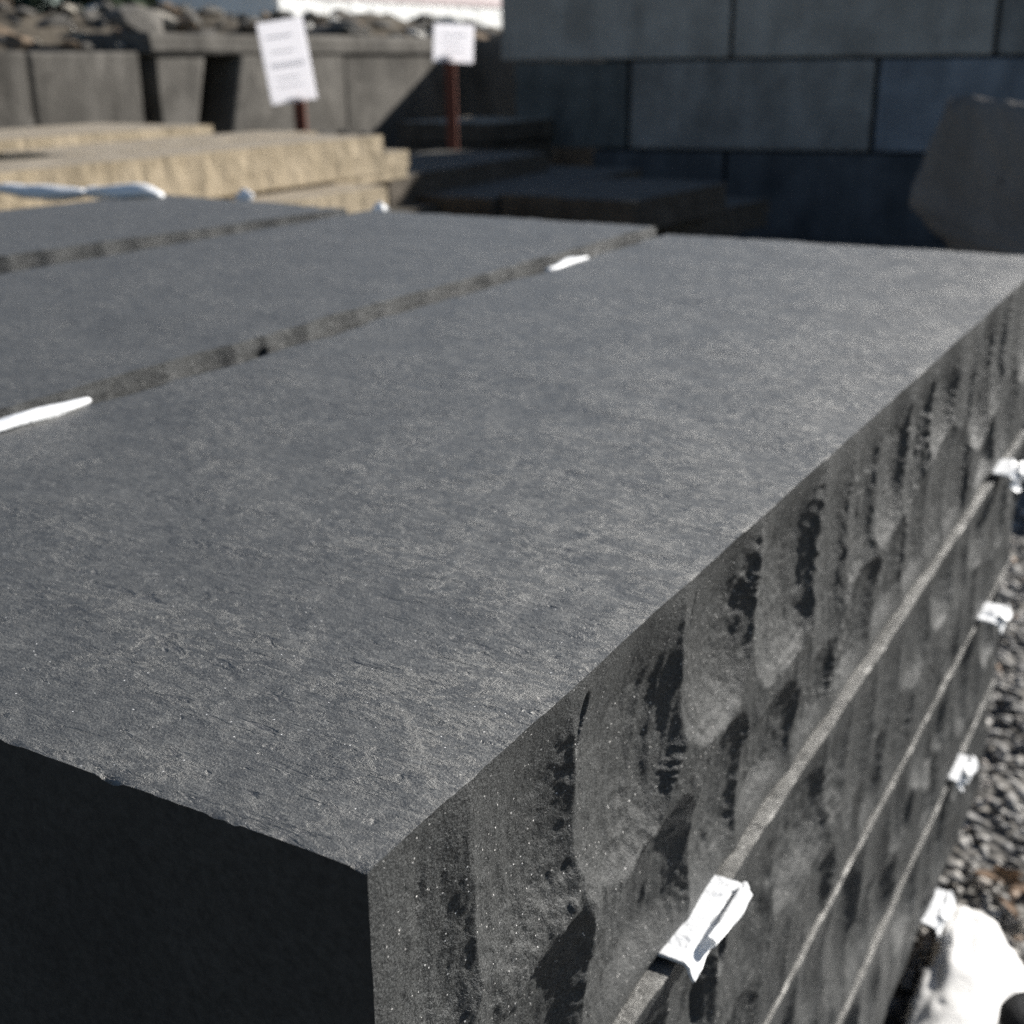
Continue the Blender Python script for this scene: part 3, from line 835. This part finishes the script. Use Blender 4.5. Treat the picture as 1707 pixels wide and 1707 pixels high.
# ------------------------------------------------------------------ signs
def sign(label, foot, top, board_c, bw, bh, tilt, yaw, pages, ylab):
    root = empty('price_sign', foot)
    tag(root, label, 'sign')
    f = Vector(foot); d = Vector(top) - f
    me = box_mesh('post', 0.060, 0.030, d.length, 0.003)
    p = link('post', me, (M_RUST,), root, (0, 0, 0), 0, False)
    p.rotation_mode = 'QUATERNION'
    p.rotation_quaternion = d.to_track_quat('Z', 'Y')
    b = link('board', box_mesh('board', bw, 0.006, bh, 0.002), (M_PAPER,), root, (0, 0, 0), 0, False)
    b.rotation_euler = (0, tilt, yaw)
    b.location = Vector(board_c) - f
    # printed lines, each a thin strip proud of the sheet
    for (u0, v0, uw, vh) in pages:
        me = box_mesh('print_line', uw * bw, 0.0012, vh * bh, 0)
        l = link('print_line', me, (M_INK,), b, ((u0 + uw / 2 - 0.5) * bw, -0.0038, v0 * bh), 0, False)
    return root
M_INK = plain('faint_ink', (0.55, 0.57, 0.64), 0.5, 0.1, 50)
sign('tilted tall white paper sign on a rusty post, left of the other sign', (-4.085, 5.06, 0.0), (-4.07, 5.03, 1.06), (-4.075, 5.0, 1.035), 0.235, 0.392, R(-7.5), R(30),
     [(0.15, 0.44, 0.7, 0.018), (0.12, 0.475, 0.76, 0.012), (0.2, 0.62, 0.5, 0.014), (0.15, 0.8, 0.55, 0.02), (0.2, 0.3, 0.5, 0.014), (0.2, 0.2, 0.55, 0.012)], 0)
sign('small square white paper sign on a rusty post near the block wall', (-3.80, 6.06, 0.0), (-3.78, 6.02, 1.26), (-3.750, 6.0, 1.215), 0.225, 0.200, R(3.0), R(25),
     [(0.2, 0.7, 0.6, 0.03), (0.2, 0.5, 0.5, 0.025), (0.25, 0.3, 0.5, 0.025)], 0)

# ------------------------------------------------------------------ leaning rough slab at right
def leaning_rock():
    out = [(-0.40, 0.76), (-0.36, 0.94), (-0.31, 1.09), (-0.26, 1.110), (-0.10, 1.085), (0.36, 1.02), (0.75, 0.6), (0.7, 0.15), (0.46, 0.0), (0.20, 0.04), (-0.10, 0.42), (-0.27, 0.64)]
    pts = []
    for (a, b), (c, d) in zip(out, out[1:] + out[:1]):
        for k in range(6):
            t = k / 6
            x, z = a + (c - a) * t, b + (d - b) * t
            pts.append((x + 0.012 * float(vn(x * 22, z * 22, 5)), z + 0.012 * float(vn(x * 22, z * 22, 6))))
    n = len(pts)
    rings = []
    c = (0.15, 0.58)
    V = []
    for (s, dy) in ((0.0, -0.075), (0.35, -0.085), (0.7, -0.07), (0.93, -0.06), (1.0, -0.035), (1.0, 0.05), (0.92, 0.085), (0.5, 0.1), (0.0, 0.1)):
        for (x, z) in pts:
            X, Z = c[0] + (x - c[0]) * s, c[1] + (z - c[1]) * s
            V.append((X, dy + 0.022 * float(vn(X * 7, Z * 7, 9)) + 0.008 * float(vn(X * 25, Z * 25, 10)), Z))
    F = []
    for r in range(8):
        for i in range(n):
            F.append((r * n + i, r * n + (i + 1) % n, (r + 1) * n + (i + 1) % n, (r + 1) * n + i))
    me = bpy.data.meshes.new('leaning_slab'); me.from_pydata(V, [], F); me.update()
    o = link('leaning_slab', me, (concrete('brown_grey_rock', (0.15, 0.135, 0.12), (0.24, 0.22, 0.20), 0.5),), None, (-0.36, 4.05, 0.0), 0)
    o.rotation_euler = (R(-8), 0, R(4))
    tag(o, 'rough brown-grey slab with a pointed edge leaning upright before the wall', 'stone slab')
leaning_rock()

# ------------------------------------------------------------------ gravel, sack, leaves at lower right
def gravel():
    rg = np.random.default_rng(5)
    base = []
    for s in range(5):
        m_ = rock_mesh('g', 800 + s, 1)
        v = np.array([p.co[:] for p in m_.vertices]); f = np.array([p.vertices[:] for p in m_.polygons])
        base.append((v, f)); bpy.data.meshes.remove(m_)
    V = []; F = []; T = []; off = 0
    pts = []
    for _ in range(10000):
        y = rg.uniform(0.2, 4.2); x = rg.uniform(-0.25, 0.5 + 0.28 * y)
        pts.append((x, y))
    for (x, y) in pts:
        v, f = base[rg.integers(5)]
        s = rg.uniform(0.016, 0.034) * (1.5 if rg.random() < 0.12 else 1)
        a = rg.uniform(0, 6.28); ca, sa = math.cos(a), math.sin(a)
        w_ = v * np.array([s * rg.uniform(0.9, 1.6), s, s * rg.uniform(0.35, 0.65)])
        b = rg.uniform(-0.5, 0.5)
        w2 = np.stack([w_[:, 0] * ca - w_[:, 1] * sa, w_[:, 0] * sa + w_[:, 1] * ca, w_[:, 2] + b * w_[:, 0]], -1)
        w2 += np.array([x, y, rg.uniform(0.002, 0.016)])
        V.append(w2); F.append(f + off); T.append(np.full(len(v), rg.random() ** 1.3)); off += len(v)
    V = np.concatenate(V); F = np.concatenate(F)
    me = bpy.data.meshes.new('gravel')
    me.vertices.add(len(V)); me.vertices.foreach_set('co', V.astype(np.float32).ravel())
    me.loops.add(len(F) * 3); me.loops.foreach_set('vertex_index', F.astype(np.int32).ravel())
    me.polygons.add(len(F)); me.polygons.foreach_set('loop_start', np.arange(0, len(F) * 3, 3, dtype=np.int32))
    me.update(calc_edges=True)
    at = me.attributes.new('tone', 'FLOAT', 'POINT'); at.data.foreach_set('value', np.concatenate(T).astype(np.float32))
    tag(link('gravel', me, (M_GRAVEL,), smooth=False), 'loose grey crushed gravel beside the slab stack', 'gravel', kind='stuff')
gravel()

def sack():
    """slumped white sack, tapering to a rounded peak that lies along the foot of the stack"""
    V = []; F = []
    n, m = 44, 40
    # spine from the near fat end to the far narrow peak
    for i in range(n):
        u = i / (n - 1)
        y = 0.70 + 0.69 * u
        half = 0.150 * (1 - u) ** 0.55 * (1 - 0.25 * u) + 0.012
        half *= math.sin(math.pi * min(1, 0.08 + u * 3)) ** 0.5 if u < 0.14 else 1
        ht = 0.135 * (1 - u) ** 0.42 * (math.sin(math.pi / 2 * min(1, u * 6 + 0.15)) ** 0.5) + 0.012
        xc = 0.008 + 0.012 * (1 - u) + half
        for j in range(m):
            a = math.pi * j / (m - 1)
            ca, sa = math.cos(a), math.sin(a)
            px = xc + half * (abs(ca) ** 0.75) * (1 if ca > 0 else -1)
            pz = ht * sa ** 0.7
            wr = 0.006 * float(vn(y * 16, a * 3.2, 21)) + 0.006 * (1 - abs(float(vn(y * 26 + a * 2, a * 2.5 - y * 9, 22)))) ** 3
            V.append((px + wr * ca, y + 0.006 * float(vn(a * 4, u * 9, 23)), max(0.004, pz + wr * sa)))
    for i in range(n - 1):
        for j in range(m - 1):
            F.append((i * m + j, (i + 1) * m + j, (i + 1) * m + j + 1, i * m + j + 1))
    F.append(tuple(range(m))); F.append(tuple((n - 1) * m + j for j in range(m))[::-1])
    for i in range(n - 1):
        F.append((i * m, i * m + m - 1, (i + 1) * m + m - 1, (i + 1) * m))
    me = bpy.data.meshes.new('sack'); me.from_pydata(V, [], F); me.update()
    o = link('sack', me, (M_SACK,))
    tag(o, 'slumped white plastic sack lying on the gravel beside the stack', 'sack')
sack()

# black pipe end in the lower right corner
def pipe():
    import bmesh
    n = 28
    V = []; F = []
    prof = [(0.0, 0.036), (0.15, 0.036), (0.15, 0.043), (0.205, 0.043), (0.213, 0.038), (0.217, 0.024), (0.218, 0.0005)]
    for (z_, r) in prof:
        for i in range(n):
            a = 2 * math.pi * i / n
            V.append((r * math.cos(a), r * math.sin(a), z_))
    for q in range(len(prof) - 1):
        for i in range(n):
            F.append((q * n + i, q * n + (i + 1) % n, (q + 1) * n + (i + 1) % n, (q + 1) * n + i))
    me = bpy.data.meshes.new('pipe_piece'); me.from_pydata(V, [], F); me.update()
    o = link('pipe_piece', me, (M_BLACK,), None, (0.172, 0.975, 0.0), R(20))
    tag(o, 'capped black plastic pipe stub beside the white sack, lower right corner', 'pipe')
pipe()

# dry leaves caught on the gravel past the sack
def leaf_mesh(seed):
    rg_ = random.Random(seed)
    V = []; F = []
    n = 9
    for i in range(n):
        t = i / (n - 1)
        wd = 0.010 * math.sin(math.pi * t) ** 0.8 + 0.0006
        x = (t - 0.5) * 0.05
        c = 0.004 * math.sin(t * 3 + seed)
        for j, k in enumerate((-1, -0.4, 0, 0.4, 1)):
            V.append((x, k * wd, 0.003 + c + 0.004 * abs(k) ** 2))
    for i in range(n - 1):
        for j in range(4):
            F.append((i * 5 + j, i * 5 + j + 1, i * 5 + 6 + j, i * 5 + 5 + j))
    me = bpy.data.meshes.new('dry_leaf'); me.from_pydata(V, [], F); me.update()
    me.materials.append(M_LEAF)
    return me
LM = [leaf_mesh(i) for i in range(3)]
rg = random.Random(9)
for i in range(8):
    o = bpy.data.objects.new('dry_leaf', LM[i % 3])
    o.location = (0.045 + 0.14 * rg.random(), 1.47 - 0.10 * rg.random() + 0.06 * rg.random(), 0.028 + 0.012 * rg.random())
    o.rotation_euler = (rg.uniform(-0.5, 0.5), rg.uniform(-0.4, 0.4), rg.uniform(0, 6.28))
    s_ = rg.uniform(0.6, 1.2); o.scale = (s_, s_, s_)
    col.objects.link(o)
    tag(o, 'dry brown leaf on the gravel behind the white sack', 'leaf', 'dry leaves behind the sack')

# ------------------------------------------------------------------ far background: trailer and trees beyond the rubble
M_WHITE = plain('white_painted_panel', (0.82, 0.82, 0.80), 0.35, 0.08, 1.5)
M_TYRE = plain('tyre_rubber', (0.02, 0.02, 0.02), 0.8, 0.2, 20)
M_RED = plain('faded_trim', (0.55, 0.45, 0.45), 0.5, 0.2, 4)
def trailer():
    root = empty('box_trailer', (-14.3, 20.6, 0.0), R(-2))
    tag(root, 'long white box trailer parked beyond the rubble heap', 'trailer')
    for k in range(8):
        link('side_panel', box_mesh('side_panel', 0.03, 1.13, 1.18, 0.004), (M_WHITE,), root, (1.25, -4.0 + 1.14 * k, 0.98), 0, smooth=False)
    b = link('body', box_mesh('body', 2.46, 9.3, 1.9, 0.02), (M_WHITE,), root, (0, 0, 0.95), 0, smooth=False)
    link('top_rail', box_mesh('top_rail', 0.05, 9.3, 0.16, 0.004), (M_RED,), root, (1.262, 0, 2.20), 0, smooth=False)
    link('chassis', box_mesh('chassis', 1.0, 9.0, 0.25, 0.01), (M_BLACK,), root, (0, 0, 0.68), 0, smooth=False)
    import bmesh
    for y in (-3.2, -2.1, 3.0):
        for x in (-1.0, 1.0):
            bm = bmesh.new()
            bmesh.ops.create_cone(bm, cap_ends=True, segments=28, radius1=0.48, radius2=0.48, depth=0.28)
            bmesh.ops.rotate(bm, cent=(0, 0, 0), matrix=Matrix.Rotation(R(90), 3, 'Y'), verts=bm.verts)
            me = bpy.data.meshes.new('wheel'); bm.to_mesh(me); bm.free()
            wh = link('wheel', me, (M_TYRE,), root, (x, y, 0.48), 0, smooth=False)
            bm = bmesh.new()
            bmesh.ops.create_cone(bm, cap_ends=True, segments=20, radius1=0.26, radius2=0.22, depth=0.30)
            bmesh.ops.rotate(bm, cent=(0, 0, 0), matrix=Matrix.Rotation(R(90), 3, 'Y'), verts=bm.verts)
            me = bpy.data.meshes.new('rim'); bm.to_mesh(me); bm.free()
            link('rim', me, (M_WHITE,), wh, (0, 0, 0), 0, smooth=False)
trailer()

M_FOL = plain('evergreen_foliage', (0.035, 0.055, 0.03), 0.7, 0.5, 3, 0.3)
M_BARK = plain('bark', (0.07, 0.05, 0.035), 0.9, 0.5, 12, 0.1)
def conifer_parts(seed, h):
    rg_ = np.random.default_rng(seed)
    n = 5200
    u = rg_.random(n) ** 0.75
    r = (1 - u) ** 0.85 * 0.30 * h * (0.35 + 0.65 * rg_.random(n) ** 0.5) * (0.8 + 0.25 * np.sin(u * 46 + seed))
    a = rg_.random(n) * 2 * math.pi
    P0 = np.stack([r * np.cos(a), r * np.sin(a), 0.12 * h + u * 0.88 * h - 0.12 * r], -1)
    d1 = np.stack([np.cos(a), np.sin(a), -0.35 + 0.3 * rg_.standard_normal(n)], -1) * (0.22 + 0.25 * rg_.random(n))[:, None]
    d2 = np.stack([-np.sin(a), np.cos(a), 0.4 * rg_.standard_normal(n)], -1) * (0.07 + 0.08 * rg_.random(n))[:, None]
    V = np.stack([P0 - d2, P0 + d1 * 0.5 - d2 * 0.6, P0 + d1, P0 + d2], 1).reshape(-1, 3)
    q = np.arange(n * 4).reshape(-1, 4)
    crown = mesh_np('crown', V, q)
    m = 10
    TV = []; TF = []
    for i in range(7):
        t = i / 6
        for j in range(m):
            b = 2 * math.pi * j / m
            rr = 0.028 * h * (1 - t) + 0.01
            TV.append((rr * math.cos(b) + 0.03 * math.sin(t * 5), rr * math.sin(b), t * h * 0.95))
    for i in range(6):
        for j in range(m):
            TF.append((i * m + j, i * m + (j + 1) % m, (i + 1) * m + (j + 1) % m, (i + 1) * m + j))
    tr = bpy.data.meshes.new('trunk'); tr.from_pydata(TV, [], TF); tr.update()
    return crown, tr
for i, (x, y, h, lab) in enumerate(((-20.5, 15.0, 7.0, 'dark evergreen tree beyond the rubble, leftmost of the row'), (-19.5, 18.0, 8.0, 'dark evergreen tree beyond the rubble, second from the left'),
                                    (-20.5, 20.6, 7.5, 'dark evergreen tree beyond the rubble, middle of the row'), (-19.0, 23.4, 8.5, 'dark evergreen tree beyond the rubble, behind the tilted sign'),
                                    (-22.0, 12.5, 8.0, 'dark evergreen tree beyond the rubble at the far left edge'), (-21.5, 26.5, 9.0, 'dark evergreen tree behind the white trailer'))):
    root = empty('evergreen_tree', (x, y, 0.0))
    tag(root, lab, 'tree', 'dark evergreens beyond the rubble')
    cr, tr = conifer_parts(40 + i, h)
    link('crown', cr, (M_FOL,), root, smooth=False)
    link('trunk', tr, (M_BARK,), root)
